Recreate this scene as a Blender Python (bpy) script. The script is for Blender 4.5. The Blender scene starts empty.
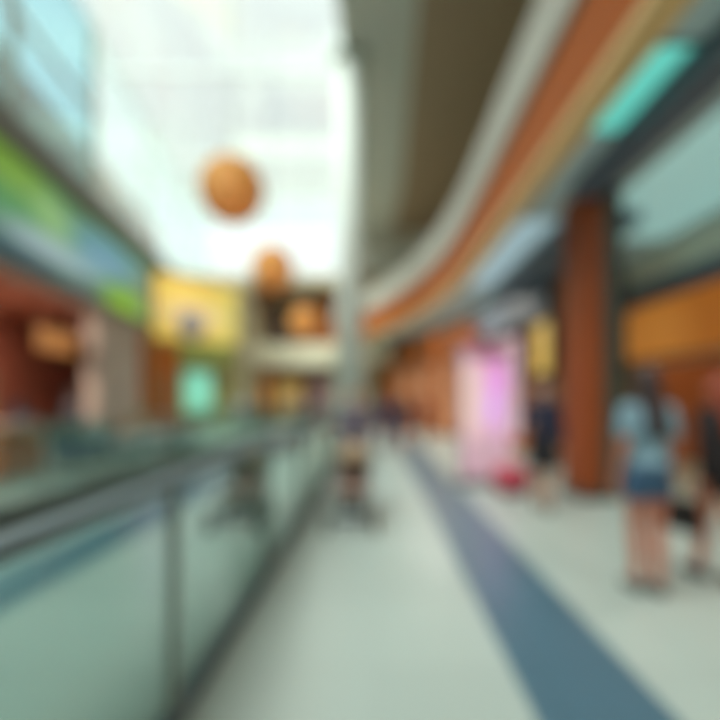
import bpy, math, random
from mathutils import Vector, Matrix
random.seed(7)
C = bpy.context.scene.collection
scene = bpy.context.scene
PI = math.pi

# ---------------------------------------------------------------- materials
def lin(c):
    r = []
    for v in c[:3]:
        v = v / 255.0
        r.append(v / 12.92 if v <= .04045 else ((v + .055) / 1.055) ** 2.4)
    return (r[0], r[1], r[2], 1.0)

MATS = {}
def new_mat(name):
    m = bpy.data.materials.new(name); m.use_nodes = True
    nt = m.node_tree; nt.nodes.clear()
    out = nt.nodes.new('ShaderNodeOutputMaterial')
    return m, nt, out

def mat(name, col, rough=.5, metal=0.0, emis=None, es=0.0, var=.06, scale=6.0, kind='noise', coat=0.0, bump=0.0, spec=.5):
    """procedural principled material with a little noise or wood grain variation"""
    if name in MATS: return MATS[name]
    m, nt, out = new_mat(name)
    b = nt.nodes.new('ShaderNodeBsdfPrincipled')
    nt.links.new(b.outputs[0], out.inputs[0])
    tc = nt.nodes.new('ShaderNodeTexCoord')
    mp = nt.nodes.new('ShaderNodeMapping')
    nt.links.new(tc.outputs['Object'], mp.inputs[0])
    if kind == 'wood': mp.inputs['Scale'].default_value = (9, 9, .6)
    if kind == 'woodh': mp.inputs['Scale'].default_value = (.7, .7, 9)
    n = nt.nodes.new('ShaderNodeTexNoise'); n.inputs['Scale'].default_value = scale
    n.inputs['Detail'].default_value = 4
    nt.links.new(mp.outputs[0], n.inputs['Vector'])
    r = nt.nodes.new('ShaderNodeValToRGB')
    c = lin(col)
    r.color_ramp.elements[0].position = .3; r.color_ramp.elements[1].position = .7
    r.color_ramp.elements[0].color = tuple(x * (1 - var) for x in c[:3]) + (1,)
    r.color_ramp.elements[1].color = tuple(min(1, x * (1 + var)) for x in c[:3]) + (1,)
    nt.links.new(n.outputs['Fac'], r.inputs[0])
    nt.links.new(r.outputs[0], b.inputs['Base Color'])
    b.inputs['Roughness'].default_value = rough
    b.inputs['Metallic'].default_value = metal
    b.inputs['Coat Weight'].default_value = coat
    b.inputs['Specular IOR Level'].default_value = spec
    if bump:
        bp = nt.nodes.new('ShaderNodeBump'); bp.inputs['Strength'].default_value = bump
        nt.links.new(n.outputs['Fac'], bp.inputs['Height']); nt.links.new(bp.outputs[0], b.inputs['Normal'])
    if emis:
        b.inputs['Emission Color'].default_value = lin(emis); b.inputs['Emission Strength'].default_value = es
    MATS[name] = m
    return m

def tile_mat(name, col, joint, tile, rough, spec=.5, coat=0.0):
    if name in MATS: return MATS[name]
    m, nt, out = new_mat(name)
    b = nt.nodes.new('ShaderNodeBsdfPrincipled'); nt.links.new(b.outputs[0], out.inputs[0])
    tc = nt.nodes.new('ShaderNodeTexCoord')
    br = nt.nodes.new('ShaderNodeTexBrick'); br.offset = 0.0
    br.inputs['Scale'].default_value = 1.0
    br.inputs['Brick Width'].default_value = tile; br.inputs['Row Height'].default_value = tile
    br.inputs['Mortar Size'].default_value = .006
    c = lin(col)
    br.inputs['Color1'].default_value = c
    br.inputs['Color2'].default_value = tuple(x * .93 for x in c[:3]) + (1,)
    br.inputs['Mortar'].default_value = lin(joint)
    nt.links.new(tc.outputs['Object'], br.inputs['Vector'])
    nt.links.new(br.outputs['Color'], b.inputs['Base Color'])
    b.inputs['Roughness'].default_value = rough
    b.inputs['Specular IOR Level'].default_value = spec
    b.inputs['Coat Weight'].default_value = coat
    b.inputs['Coat Roughness'].default_value = .12
    MATS[name] = m
    return m

def glass_mat(name, tint, refl, rough=.03):
    if name in MATS: return MATS[name]
    m, nt, out = new_mat(name)
    t = nt.nodes.new('ShaderNodeBsdfTransparent'); t.inputs[0].default_value = lin(tint)
    g = nt.nodes.new('ShaderNodeBsdfGlossy'); g.inputs['Roughness'].default_value = rough
    g.inputs[0].default_value = lin((222, 242, 236))
    fr = nt.nodes.new('ShaderNodeLayerWeight'); fr.inputs[0].default_value = .35
    mr = nt.nodes.new('ShaderNodeMapRange')
    mr.inputs['To Min'].default_value = refl; mr.inputs['To Max'].default_value = min(1, refl + .45)
    nt.links.new(fr.outputs['Facing'], mr.inputs['Value'])
    mx = nt.nodes.new('ShaderNodeMixShader')
    nt.links.new(mr.outputs[0], mx.inputs[0]); nt.links.new(t.outputs[0], mx.inputs[1]); nt.links.new(g.outputs[0], mx.inputs[2])
    nt.links.new(mx.outputs[0], out.inputs[0])
    MATS[name] = m
    return m

def print_mat(name, es=0.0, rough=.35):
    """printed artwork stored as a colour attribute on the panel, optionally backlit"""
    if name in MATS: return MATS[name]
    m, nt, out = new_mat(name)
    b = nt.nodes.new('ShaderNodeBsdfPrincipled'); nt.links.new(b.outputs[0], out.inputs[0])
    a = nt.nodes.new('ShaderNodeAttribute'); a.attribute_name = 'print'
    nt.links.new(a.outputs['Color'], b.inputs['Base Color'])
    b.inputs['Roughness'].default_value = rough
    if es:
        nt.links.new(a.outputs['Color'], b.inputs['Emission Color']); b.inputs['Emission Strength'].default_value = es
    MATS[name] = m
    return m

# ---------------------------------------------------------------- mesh builder
class MB:
    def __init__(s): s.v = []; s.f = []; s.sm = []
    def add(s, vs, fs, smooth=False):
        o = len(s.v); s.v += [tuple(v) for v in vs]; s.f += [tuple(i + o for i in f) for f in fs]; s.sm += [smooth] * len(fs)
        return s
    def box(s, x0, x1, y0, y1, z0, z1, rz=0.0, c=None):
        vs = [(x, y, z) for z in (z0, z1) for y in (y0, y1) for x in (x0, x1)]
        if rz:
            cx, cy = c if c else ((x0 + x1) / 2, (y0 + y1) / 2)
            vs = [(cx + (x - cx) * math.cos(rz) - (y - cy) * math.sin(rz), cy + (x - cx) * math.sin(rz) + (y - cy) * math.cos(rz), z) for x, y, z in vs]
        return s.add(vs, [(0, 2, 3, 1), (4, 5, 7, 6), (0, 1, 5, 4), (2, 6, 7, 3), (0, 4, 6, 2), (1, 3, 7, 5)])
    def prism(s, poly, z0, z1):
        n = len(poly)
        a = sum(poly[i][0] * poly[(i + 1) % n][1] - poly[(i + 1) % n][0] * poly[i][1] for i in range(n))
        if a < 0: poly = poly[::-1]
        vs = [(x, y, z0) for x, y in poly] + [(x, y, z1) for x, y in poly]
        fs = [tuple(range(n))[::-1], tuple(range(n, 2 * n))] + [(i, (i + 1) % n, n + (i + 1) % n, n + i) for i in range(n)]
        return s.add(vs, fs)
    def ribbon(s, inner, outer, z0, z1):
        """slab between two polylines of equal length, split in quads"""
        for i in range(len(inner) - 1):
            s.prism([inner[i], inner[i + 1], outer[i + 1], outer[i]], z0, z1)
        return s
    def tube(s, pts, rad, n=10, cap=True):
        pts = [Vector(p) for p in pts]
        if not isinstance(rad, (list, tuple)): rad = [rad] * len(pts)
        vs = []; fs = []
        up = None
        for i, p in enumerate(pts):
            d = (pts[min(i + 1, len(pts) - 1)] - pts[max(i - 1, 0)]).normalized()
            if up is None or abs(up.dot(d)) > .95:
                up = Vector((0, 0, 1)) if abs(d.z) < .9 else Vector((1, 0, 0))
            a = d.cross(up).normalized(); b = d.cross(a).normalized()
            for k in range(n):
                t = 2 * PI * k / n
                vs.append(p + (a * math.cos(t) + b * math.sin(t)) * rad[i])
        for i in range(len(pts) - 1):
            for k in range(n):
                fs.append((i * n + k, i * n + (k + 1) % n, (i + 1) * n + (k + 1) % n, (i + 1) * n + k))
        if cap:
            fs.append(tuple(range(n))[::-1]); fs.append(tuple(range((len(pts) - 1) * n, len(pts) * n)))
        return s.add(vs, fs, True)
    def lathe(s, prof, n=24, c=(0, 0, 0)):
        vs = []; fs = []
        for r, z in prof:
            for k in range(n):
                t = 2 * PI * k / n
                vs.append((c[0] + r * math.cos(t), c[1] + r * math.sin(t), c[2] + z))
        for i in range(len(prof) - 1):
            for k in range(n):
                fs.append((i * n + k, i * n + (k + 1) % n, (i + 1) * n + (k + 1) % n, (i + 1) * n + k))
        fs.append(tuple(range(n))[::-1]); fs.append(tuple(range((len(prof) - 1) * n, len(prof) * n)))
        return s.add(vs, fs, True)
    def ell(s, c, r, rot=None, nu=14, nv=10):
        vs = []; fs = []
        for j in range(nv + 1):
            ph = PI * j / nv
            for k in range(nu):
                t = 2 * PI * k / nu
                p = Vector((r[0] * math.sin(ph) * math.cos(t), r[1] * math.sin(ph) * math.sin(t), r[2] * math.cos(ph)))
                if rot is not None: p = rot @ p
                vs.append((c[0] + p.x, c[1] + p.y, c[2] + p.z))
        for j in range(nv):
            for k in range(nu):
                fs.append((j * nu + k, (j + 1) * nu + k, (j + 1) * nu + (k + 1) % nu, j * nu + (k + 1) % nu))
        return s.add(vs, fs, True)
    def caps(s, p0, p1, r0, r1):
        """tapered limb with round ends"""
        p0 = Vector(p0); p1 = Vector(p1); d = (p1 - p0)
        if d.length < 1e-6: return s
        u = d.normalized()
        pts = []; rr = []
        for k in (0.02, .35, .7, 1):
            a = k * PI / 2; pts.append(p0 - u * r0 * math.cos(a)); rr.append(max(.001, r0 * math.sin(a)))
        for k in (.25, .5, .75): pts.append(p0 + d * k); rr.append(r0 + (r1 - r0) * k)
        for k in (1, .7, .35, .02):
            a = k * PI / 2; pts.append(p1 + u * r1 * math.cos(a)); rr.append(max(.001, r1 * math.sin(a)))
        return s.tube(pts, rr, 12)
    def build(s, name, material, parent=None, bevel=0.0, kind=None):
        me = bpy.data.meshes.new(name)
        me.from_pydata(s.v, [], s.f); me.update()
        me.polygons.foreach_set('use_smooth', s.sm)
        if material: me.materials.append(material)
        o = bpy.data.objects.new(name, me); C.objects.link(o)
        if bevel:
            b = o.modifiers.new('bevel', 'BEVEL'); b.width = bevel; b.segments = 2; b.limit_method = 'ANGLE'
        if parent: o.parent = parent
        if kind: o['kind'] = kind
        return o

def remeshed(mb, voxel, smooth=6):
    """fuse overlapping solids into one continuous skin"""
    me = bpy.data.meshes.new('tmp'); me.from_pydata(mb.v, [], mb.f); me.update()
    o = bpy.data.objects.new('tmp', me); C.objects.link(o)
    m = o.modifiers.new('r', 'REMESH'); m.mode = 'VOXEL'; m.voxel_size = voxel; m.use_smooth_shade = True
    sm = o.modifiers.new('s', 'SMOOTH'); sm.factor = .5; sm.iterations = smooth
    dg = bpy.context.evaluated_depsgraph_get(); dg.update()
    out = bpy.data.meshes.new_from_object(o.evaluated_get(dg))
    bpy.data.objects.remove(o); bpy.data.meshes.remove(me)
    out.polygons.foreach_set('use_smooth', [True] * len(out.polygons))
    return out

def mesh_obj(name, me, material, parent=None):
    me.name = name; me.materials.clear(); me.materials.append(material)
    o = bpy.data.objects.new(name, me); C.objects.link(o)
    if parent: o.parent = parent
    return o

def thing(name, label, cat, loc=(0, 0, 0), rz=0.0, group=None):
    o = bpy.data.objects.new(name, None); C.objects.link(o)
    o.empty_display_size = .2
    o.location = loc; o.rotation_euler = (0, 0, rz)
    o['label'] = label; o['category'] = cat
    if group: o['group'] = group
    return o
def tag(o, label, cat, group=None):
    o['label'] = label; o['category'] = cat
    if group: o['group'] = group
    return o
def struct(name, mb, m, parent=None, bevel=0):
    o = mb.build(name, m, parent, bevel)
    if parent is None: o['kind'] = 'structure'
    return o
def dup(root, loc, rz, label, group=None):
    r = root.copy(); C.objects.link(r); r.location = loc; r.rotation_euler = (0, 0, rz); r['label'] = label
    if group: r['group'] = group
    for ch in list(root.children):
        c = ch.copy(); C.objects.link(c); c.parent = r
        for g in list(ch.children):
            d = g.copy(); C.objects.link(d); d.parent = c
    return r

# ---------------------------------------------------------------- palette
M_floor = tile_mat('polished pale stone', (180, 191, 183), (172, 180, 172), .9, .32, coat=.05)
M_blue = tile_mat('blue slate paving', (80, 112, 128), (70, 96, 108), .45, .32, coat=.05)
M_lowfloor = tile_mat('lower hall stone', (176, 200, 192), (120, 138, 132), .9, .3)
M_slab = mat('dark slab edge', (92, 96, 88), .6)
M_white = mat('pale plaster', (205, 210, 196), .7)
M_ceil = mat('pale grey ceiling plaster', (204, 206, 198), .8)
M_brownceil = mat('brown timber ceiling', (168, 144, 118), .6, kind='woodh', var=.12)
M_rim = mat('cream slab edge', (202, 200, 188), .6)
M_wood = mat('orange timber cladding', (184, 96, 36), .6, spec=.2, kind='woodh', var=.14)
M_colwood = mat('red brown column timber', (150, 72, 30), .6, kind='wood', var=.16, spec=.3)
M_soffit = mat('cool white soffit', (196, 216, 218), .5)
M_dark = mat('dark slate metal', (84, 100, 116), .45)
M_col = mat('painted column', (216, 222, 214), .75, spec=.2)
M_steel = mat('brushed steel', (140, 146, 146), .3, metal=.9)
M_post = mat('grey painted post', (160, 166, 158), .5)
M_rail = mat('dark handrail', (108, 122, 126), .6)
M_glass = glass_mat('teal balustrade glass', (226, 240, 240), .5)
M_glass2 = glass_mat('far balustrade glass', (236, 248, 247), .2)
M_sky = glass_mat('clear roof glazing', (245, 250, 248), .03)
M_skyblue = glass_mat('pale blue glazing', (204, 232, 238), .04)
M_wallup = mat('grey green wall', (150, 158, 146), .7)
M_redwall = mat('red brown shop wall', (176, 104, 84), .6)
M_pinkgrey = mat('mauve grey pilaster', (186, 168, 158), .6)
M_beige = mat('beige wall', (196, 188, 160), .7)
M_brown = mat('brown timber shopfront', (146, 96, 62), .5, kind='wood', var=.15)
M_orangewall = mat('amber shop wall', (150, 92, 56), .5, kind='wood', var=.1)
M_darkbrown = mat('dark brown panel', (74, 58, 46), .6)
M_frame = mat('white window frame', (222, 226, 220), .5)
M_lamp = mat('lit lamp lens', (255, 240, 215), .4, emis=(255, 236, 205), es=3)
M_teallamp = mat('cool lit ceiling panel', (120, 205, 195), .4, emis=(100, 214, 200), es=.5)
M_lantern = mat('honey timber lantern', (226, 168, 88), .5, kind='woodh', var=.15)
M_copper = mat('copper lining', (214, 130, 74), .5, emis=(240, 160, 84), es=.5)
M_shelf = mat('shop shelving', (150, 120, 96), .5)

# ================================================================ SHELL
FD = Vector((-.146, 1)).normalized(); FN = Vector((-FD.y, FD.x))     # facade direction, outward normal (to the left)
def fac(Y, off=0.0):                                                # point of the left shopfront line at depth Y
    return (-6.505 - .146 * Y + FN.x * off, Y + FN.y * off)
def rimx(Y):
    return 2.2 if Y < 11 else 2.2 - .0165 * (Y - 11) ** 2
def wallx(Y):
    return rimx(Y) + 2.3

VX0, VX1, VY0, VY1 = -5.0, -1.0, -3.0, 24.0
# floor around the void
f = MB()
f.box(VX1, 9.5, -5, 36, -.5, 0)
f.prism([fac(-5, 4.5), (VX0, -5), (VX0, 36), fac(36, 4.5)], -.5, 0)
f.box(VX0, VX1, VY1, 36, -.5, 0)
struct('floor', f, M_floor)
struct('floor_lower', MB().box(-16, 9.5, -5, 40, -4.7, -4.5), M_lowfloor)
# slab edges facing the void
struct('trim_1', MB().box(VX0, VX0 + .04, VY0, VY1, -.55, -.005), M_slab)
struct('trim_2', MB().box(VX1 - .04, VX1, VY0, VY1, -.55, -.005), M_slab)
# blue paving strips
def strip(y0, y1, n, x0, x1):
    return [(x0, y0), (x0, y1)], [(x1, y0), (x1, y1)]
st = MB().box(.76, 1.42, -3, 30, 0, .006)
struct('trim_3', st, M_blue)
# walls below the gallery
struct('wall_lower_left', MB().box(-16, -15.8, -5, 40, -4.5, -.5), M_wallup)
struct('wall_lower_far', MB().box(-15.8, 9.5, 39.8, 40, -4.5, -.5), M_wallup)
struct('wall_lower_right', MB().box(1.5, 1.7, -5, 39.8, -4.5, -.5), M_wallup)

# high ceiling: pale border, brown timber field, roof light opening
SX = [(-4.9, -1.1), (8, -1.1), (17.8, -1.1), (33, -2.05), (36, -2.24)]
edge_sky = [(-1.1, -5), (-1.1, 8), (-1.1, 17.8), (-1.6, 26), (-2.05, 33)]
edge_br = [(1.2, -5), (1.2, 8), (1.3, 17.8), (1.45, 26), (1.1, 33)]
edge_rt = [(9.5, -5), (9.5, 8), (9.5, 17.8), (9.5, 26), (9.5, 33)]
struct('ceiling', MB().ribbon(edge_sky, edge_br, 13, 13.3), M_ceil)
struct('ceiling_timber', MB().ribbon(edge_br, edge_rt, 13, 13.3), M_brownceil)
# roof light
w1 = struct('window_1', MB().prism([(-1.1, -5), (-1.1, 17.8), (-2.05, 33), fac(33, .3), fac(-5, .3)], 13.12, 13.14), M_sky)
mu = MB()
for y in (-1, 5, 11, 17, 23, 29): mu.box(fac(y)[0] - .2, -1.0 - max(0, y - 17.8) * .0625, y - .05, y + .05, 12.98, 13.12)
mu.build('window_frame', M_frame, w1)
# far wall with clerestory
struct('wall_far', MB().box(fac(34)[0] - 4.5, 9.5, 34, 34.3, 0, 10.4), M_beige)
w2 = struct('window_2', MB().box(fac(34)[0], -1.9, 34.1, 34.13, 10.4, 13.3), M_sky)
mu = MB()
for x in (-11, -8, -5, -2): mu.box(x - .05, x + .05, 34.05, 34.2, 10.4, 13.3)
mu.build('window_frame', M_frame, w2)
struct('wall_far_pier', MB().box(-2.1, 9.5, 32.95, 34, 10.4, 13.3), M_ceil)
# back wall behind the viewer and right outer wall
struct('wall_back', MB().box(-12, 9.5, -5.3, -5, -4.5, 13.3), M_white)
struct('wall_right_outer', MB().box(9.5, 9.7, -5, 34.3, -4.5, 13.3), M_white)

# ---- left shopfront line
def facbox(y0, y1, off0, off1, z0, z1, mb=None):
    mb = mb or MB()
    return mb.prism([fac(y0, off0), fac(y1, off0), fac(y1, off1), fac(y0, off1)], z0, z1)
struct('wall_left', facbox(-5, 34, 3.6, 3.8, 0, 13.3), M_redwall)                     # back of the shops
struct('wall_left_header', facbox(-5, 34, 0, .3, 4.35, 6.95), M_pinkgrey)
struct('trim_4', facbox(-5, 34, -.28, .3, 6.95, 7.7), mat('grey brown cornice', (112, 108, 96), .6))
struct('ceiling_shop_left', facbox(-5, 34, .3, 3.6, 4.35, 4.5), M_redwall)
struct('wall_left_panel', facbox(14.8, 19.8, 0, .3, 0, 4.35), M_pinkgrey)
struct('wall_left_rear', facbox(19.8, 34, 0, .3, 0, 4.35), M_brown)
# clerestory over the cornice: blue panes near, clear panes beyond
w3 = struct('window_3', facbox(-5, 14.9, .05, .08, 7.7, 13.1), M_skyblue)
mu = MB()
for y in (-1, 3, 7, 10.8, 14.9): facbox(y - .09, y + .09, 0, .16, 7.7, 13.1, mu)
mu.build('window_frame', mat('taupe mullion', (176, 170, 150), .5), w3)
w4 = struct('window_4', facbox(15.1, 34, .05, .08, 7.7, 13.1), M_sky)
mu = MB()
for y in (20, 25, 30): facbox(y - .05, y + .05, 0, .16, 7.7, 13.1, mu)
mu.build('window_frame', M_frame, w4)
facbox(-5, 14.9, .02, .14, 10.3, 10.42).build('transom', M_frame, w3)

# ---- right gallery edge: cream slab, timber bulkhead, soffit
Ys = [-5, 0, 3, 6, 9, 11, 12.5, 14, 15.5, 17, 18.5, 20, 21.5, 23, 24.5, 26, 27.5]
rim = [(rimx(y), y) for y in Ys]
def off(x): return [(rimx(y) + x, y) for y in Ys]
struct('trim_5', MB().ribbon(off(-.08), off(.25), 5.8, 6.75), M_rim)
struct('trim_6', MB().ribbon(off(0), off(.18), 4.72, 5.8), M_wood)
YF = Ys
struct('ceiling_gallery', MB().ribbon(off(.18), [(9.5, y) for y in Ys], 4.72, 4.9), M_soffit)
struct('trim_7', MB().ribbon(off(-.04), off(.27), 4.6, 4.72), mat('cream bead with painted glow', (236, 196, 134), .5))  # bead widened, golden glow under the timber painted into its colour
struct('floor_upper', MB().ribbon(off(.18), [(9.5, y) for y in Ys], 6.4, 6.6), M_white)
struct('wall_upper_right', MB().box(8, 8.2, -5, 33.4, 6.6, 13), M_wallup)

# ---- right walls
struct('wall_right_near', MB().box(6.0, 6.25, -5, 11.5, 2.3, 4.72), mat('greige fascia wall', (222, 224, 206), .6))
struct('wall_right_step', MB().box(4.5, 6.25, 11.5, 11.8, 0, 4.72), mat('dark olive wall', (84, 78, 62), .6))
Yw = [11.8, 13, 14.5, 16, 17.5, 19, 20.5, 22, 23.5, 25, 26.5, 28]
struct('wall_right', MB().ribbon([(wallx(y), y) for y in Yw], [(wallx(y) + .25, y) for y in Yw], 0, 4.72), M_brown)
struct('wall_gallery_end', MB().box(rimx(27.5) - .1, 4.5, 28, 28.25, 0, 6.75), M_beige)
struct('wall_shop_back', MB().box(8.2, 8.4, -5, 11.5, 0, 4.72), M_orangewall)
struct('wall_shop_side', MB().box(6.25, 8.2, 11.5, 11.8, 0, 4.72), M_orangewall)
struct('ceiling_shop_right', MB().box(6.25, 8.2, -5, 11.5, 3.55, 3.7), M_orangewall)
# slate beam under the gallery soffit
struct('trim_8', MB().box(2.95, 3.36, -5, 7.2, 4.52, 4.72), M_dark)
struct('trim_11', MB().box(3.4, 4.5, 8.1, 14.2, 4.5, 4.72), M_dark)
struct('trim_9', MB().box(5.9, 6.0, -5, 11.5, 3.62, 4.02), M_dark)

# ---- curved gallery slab across the far end of the atrium
arc_i = []; arc_o = []
for k in range(13):
    t = PI * k / 12
    arc_i.append((-4.35 + 2.75 * math.cos(t), 24.8 + 3.4 * math.sin(t)))
    arc_o.append((-4.35 + 5.2 * math.cos(t), 24.8 + 6.6 * math.sin(t)))
struct('trim_10', MB().ribbon(arc_i, arc_o, 3.55, 4.75), mat('sand slab edge', (206, 200, 174), .6))
struct('wall_far_upper', MB().box(-8.2, -.9, 31.2, 31.4, 4.75, 8.6), M_brown)
struct('ceiling_far', MB().box(-8.8, -.9, 29, 31.4, 8.6, 9.0), M_beige)
struct('wall_far_lower', MB().box(-9.5, .5, 31.6, 31.8, 0, 3.55), M_brown)

# ================================================================ COLUMNS
def round_column():
    t = thing('round_column', 'tall round pale column at the far end of the glass balustrade', 'column', (-.84, 16, 0))
    MB().lathe([(.43, .25), (.43, 12.6)], 32).build('shaft', M_col, t)
    MB().lathe([(.5, 0), (.5, .2), (.44, .25)], 32).build('base', M_steel, t)
    MB().lathe([(.43, 12.6), (.62, 12.9), (.62, 13)], 32).build('capital', M_col, t)
round_column()
t = thing('timber_clad_column', 'square red-brown timber-clad column beside the right-hand shops', 'column', (3.36, 7.6, 0))
MB().box(-.24, .06, -.4, .4, .12, 4.72).build('shaft', M_colwood, t, .015)
MB().box(-.27, .06, -.43, .43, 0, .12).build('plinth', M_darkbrown, t, .01)
MB().box(.06, .36, -.36, .4, 0, 4.72).build('metal_cladding', mat('grey olive metal', (70, 72, 62), .5), t)

# ================================================================ BALUSTRADES
def balustrade(name, label, x, y0, y1, n, glass, rail_m, h=1.12):
    t = thing(name, label, 'balustrade', (x, (y0 + y1) / 2, 0))
    cy = (y0 + y1) / 2; L = (y1 - y0) / n
    for i in range(n):
        a = y0 + i * L - cy
        MB().box(-.009, .009, a + .03, a + L - .03, .06, h - .03).build('glass_panel', glass, t)
    for i in range(n + 1):
        a = y0 + i * L - cy
        p = MB().box(-.03, .03, a - .022, a + .022, 0, h - .02).build('post', M_post, t, .004)
        MB().box(-.06, .06, a - .06, a + .06, 0, .015).build('base_plate', M_steel, p)
    MB().box(-.045, .045, y0 - cy, y1 - cy, h - .02, h + .035).build('handrail', rail_m, t, .012)
    MB().box(-.05, .05, y0 - cy, y1 - cy, 0, .06).build('bottom_channel', M_rail, t)
    return t
balustrade('glass_balustrade', 'near teal glass balustrade with dark handrail beside the pale walkway', -.94, -3.33, 15.17, 10, M_glass, M_rail)
balustrade('glass_balustrade', 'glass balustrade on the far side of the void, in front of the left shops', -5.07, -2.6, 23.4, 13, M_glass2, M_steel)
# across the end of the void
t = thing('glass_balustrade', 'short glass balustrade across the far end of the void', 'balustrade', (-3, 24.07, 0))
for i in range(2):
    MB().box(-1.9 + i * 1.95, -.02 + i * 1.95, -.009, .009, .06, 1.09).build('glass_panel', M_glass2, t)
for x in (-1.93, 0, 1.95): MB().box(x - .03, x + .03, -.03, .03, 0, 1.1).build('post', M_steel, t)
MB().box(-1.95, 1.97, -.045, .045, 1.1, 1.155).build('handrail', M_steel, t, .01)

# ================================================================ LANTERNS
def lantern(label, loc, r):
    t = thing('pendant_lantern', label, 'lantern', loc, 0, 'timber globe lanterns in the atrium')
    # shade: stacked timber hoops forming a globe
    sh = MB(); n = 15
    for i in range(n):
        z = -r * .93 + 2 * r * .93 * i / (n - 1)
        rr = math.sqrt(max(0, r * r - z * z)); h = r * .085
        prof = [(rr, z - h / 2), (rr, z + h / 2), (rr - .03, z + h / 2), (rr - .03, z - h / 2)]
        m = 32; vs = []; fs = []
        for a, b in prof:
            for k in range(m): q = 2 * PI * k / m; vs.append((a * math.cos(q), a * math.sin(q), b))
        for j in range(4):
            for k in range(m): fs.append((j * m + k, j * m + (k + 1) % m, ((j + 1) % 4) * m + (k + 1) % m, ((j + 1) % 4) * m + k))
        sh.add(vs, fs)
    for k in range(10):
        q = 2 * PI * k / 10
        sh.tube([((r - .015) * math.sin(p) * math.cos(q), (r - .015) * math.sin(p) * math.sin(q), (r - .015) * math.cos(p)) for p in [PI * (.06 + .88 * j / 10) for j in range(11)]], .014, 5)
    sh.build('slatted_shade', M_lantern, t)
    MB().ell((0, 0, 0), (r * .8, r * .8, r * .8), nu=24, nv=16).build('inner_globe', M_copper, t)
    MB().tube([(0, 0, r * .95), (0, 0, 13.0 - loc[2])], .012, 6).build('cord', M_dark, t)
    MB().lathe([(.12, r * .93), (.12, r * .93 + .12), (.03, r * .93 + .2)], 16).build('top_cap', M_steel, t)
lantern('largest and nearest round timber lantern hanging under the roof light', (-2.98, 10, 5.88), .66)
lantern('middle round timber lantern, hanging lower behind the largest one', (-3.2, 15, 5.6), .66)
lantern('smallest and farthest round timber lantern before the curved gallery', (-2.95, 20, 4.75), .6)

# ================================================================ PRINTED PANELS
def blobs(cols, base):
    def f(u, v):
        c = list(lin(base)[:3])
        for (cu, cv, ru, rv, a, col) in cols:
            du = (u - cu) * math.cos(a) + (v - cv) * math.sin(a); dv = -(u - cu) * math.sin(a) + (v - cv) * math.cos(a)
            d = (du / ru) ** 2 + (dv / rv) ** 2
            w = 1 / (1 + math.exp((math.sqrt(d) - 1) * 7))
            k = lin(col)
            c = [c[i] * (1 - w) + k[i] * w for i in range(3)]
        return c + [1]
    return f
def printed(name, p0, p1, z0, z1, fn, m, parent, nu=64, nv=40, th=.05, nrm=None):
    """upright printed board between plan points p0 and p1, with thickness"""
    p0 = Vector(p0); p1 = Vector(p1); d = (p1 - p0)
    n = Vector(nrm if nrm is not None else (d.y, -d.x)).normalized()
    vs = []; fs = []; cols = []
    for j in range(nv + 1):
        for i in range(nu + 1):
            u = i / nu; v = j / nv; q = p0 + d * u + n * th
            vs.append((q.x, q.y, z0 + (z1 - z0) * v)); cols.append(fn(u, v))
    for j in range(nv):
        for i in range(nu):
            a = j * (nu + 1) + i; fs.append((a, a + 1, a + nu + 2, a + nu + 1))
    o = len(vs)
    corners = [(0, 0), (1, 0), (1, 1), (0, 1)]
    for (u, v) in corners:
        q = p0 + d * u; vs.append((q.x, q.y, z0 + (z1 - z0) * v)); cols.append(fn(u, v))
    fr = [0, nu, nv * (nu + 1) + nu, nv * (nu + 1)]
    for k in range(4): fs.append((fr[k], fr[(k + 1) % 4], o + (k + 1) % 4, o + k))
    fs.append((o + 3, o + 2, o + 1, o))
    me = bpy.data.meshes.new(name); me.from_pydata(vs, [], fs); me.update()
    at = me.color_attributes.new('print', 'FLOAT_COLOR', 'POINT')
    for i, c in enumerate(cols): at.data[i].color = c
    me.materials.append(m)
    ob = bpy.data.objects.new(name, me); C.objects.link(ob)
    if parent: ob.parent = parent
    return ob

# big green and blue billboard along the left shopfronts
t = thing('shop_billboard', 'long green and blue printed billboard above the left shopfronts', 'billboard', (0, 0, 0))
bill = blobs([
    (.28, .85, .16, .22, .1, (128, 176, 50)), (.45, .66, .07, .2, 0, (150, 200, 118)), (.56, .9, .1, .12, 0, (88, 140, 84)),
    (.72, .66, .2, .22, 0, (84, 150, 182)), (.36, .08, .14, .22, 0, (40, 84, 96)), (.6, .08, .12, .12, 0, (86, 116, 130)),
    (.46, .30, .17, .13, .25, (172, 200, 208)), (.62, .40, .1, .12, -.1, (128, 176, 198)),
    (.82, .08, .15, .2, .25, (132, 196, 30)), (.96, .5, .05, .5, 0, (100, 128, 120))],
    (86, 158, 96))
printed('printed_face', fac(6.0, -.05), fac(19.9, -.05), 4.6, 6.95, bill, print_mat('billboard print with glow', .3), t, 90, 40, .06, (FN.x * -1, FN.y * -1))  # slight emission added so the print looks brighter
facbox(5.9, 20.0, -.14, -.0, 4.48, 4.6).build('bottom_frame', M_dark, t)
for y in (5.9, 19.92): facbox(y, y + .08, -.14, 0, 4.6, 6.95).build('side_frame', M_dark, t)

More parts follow.
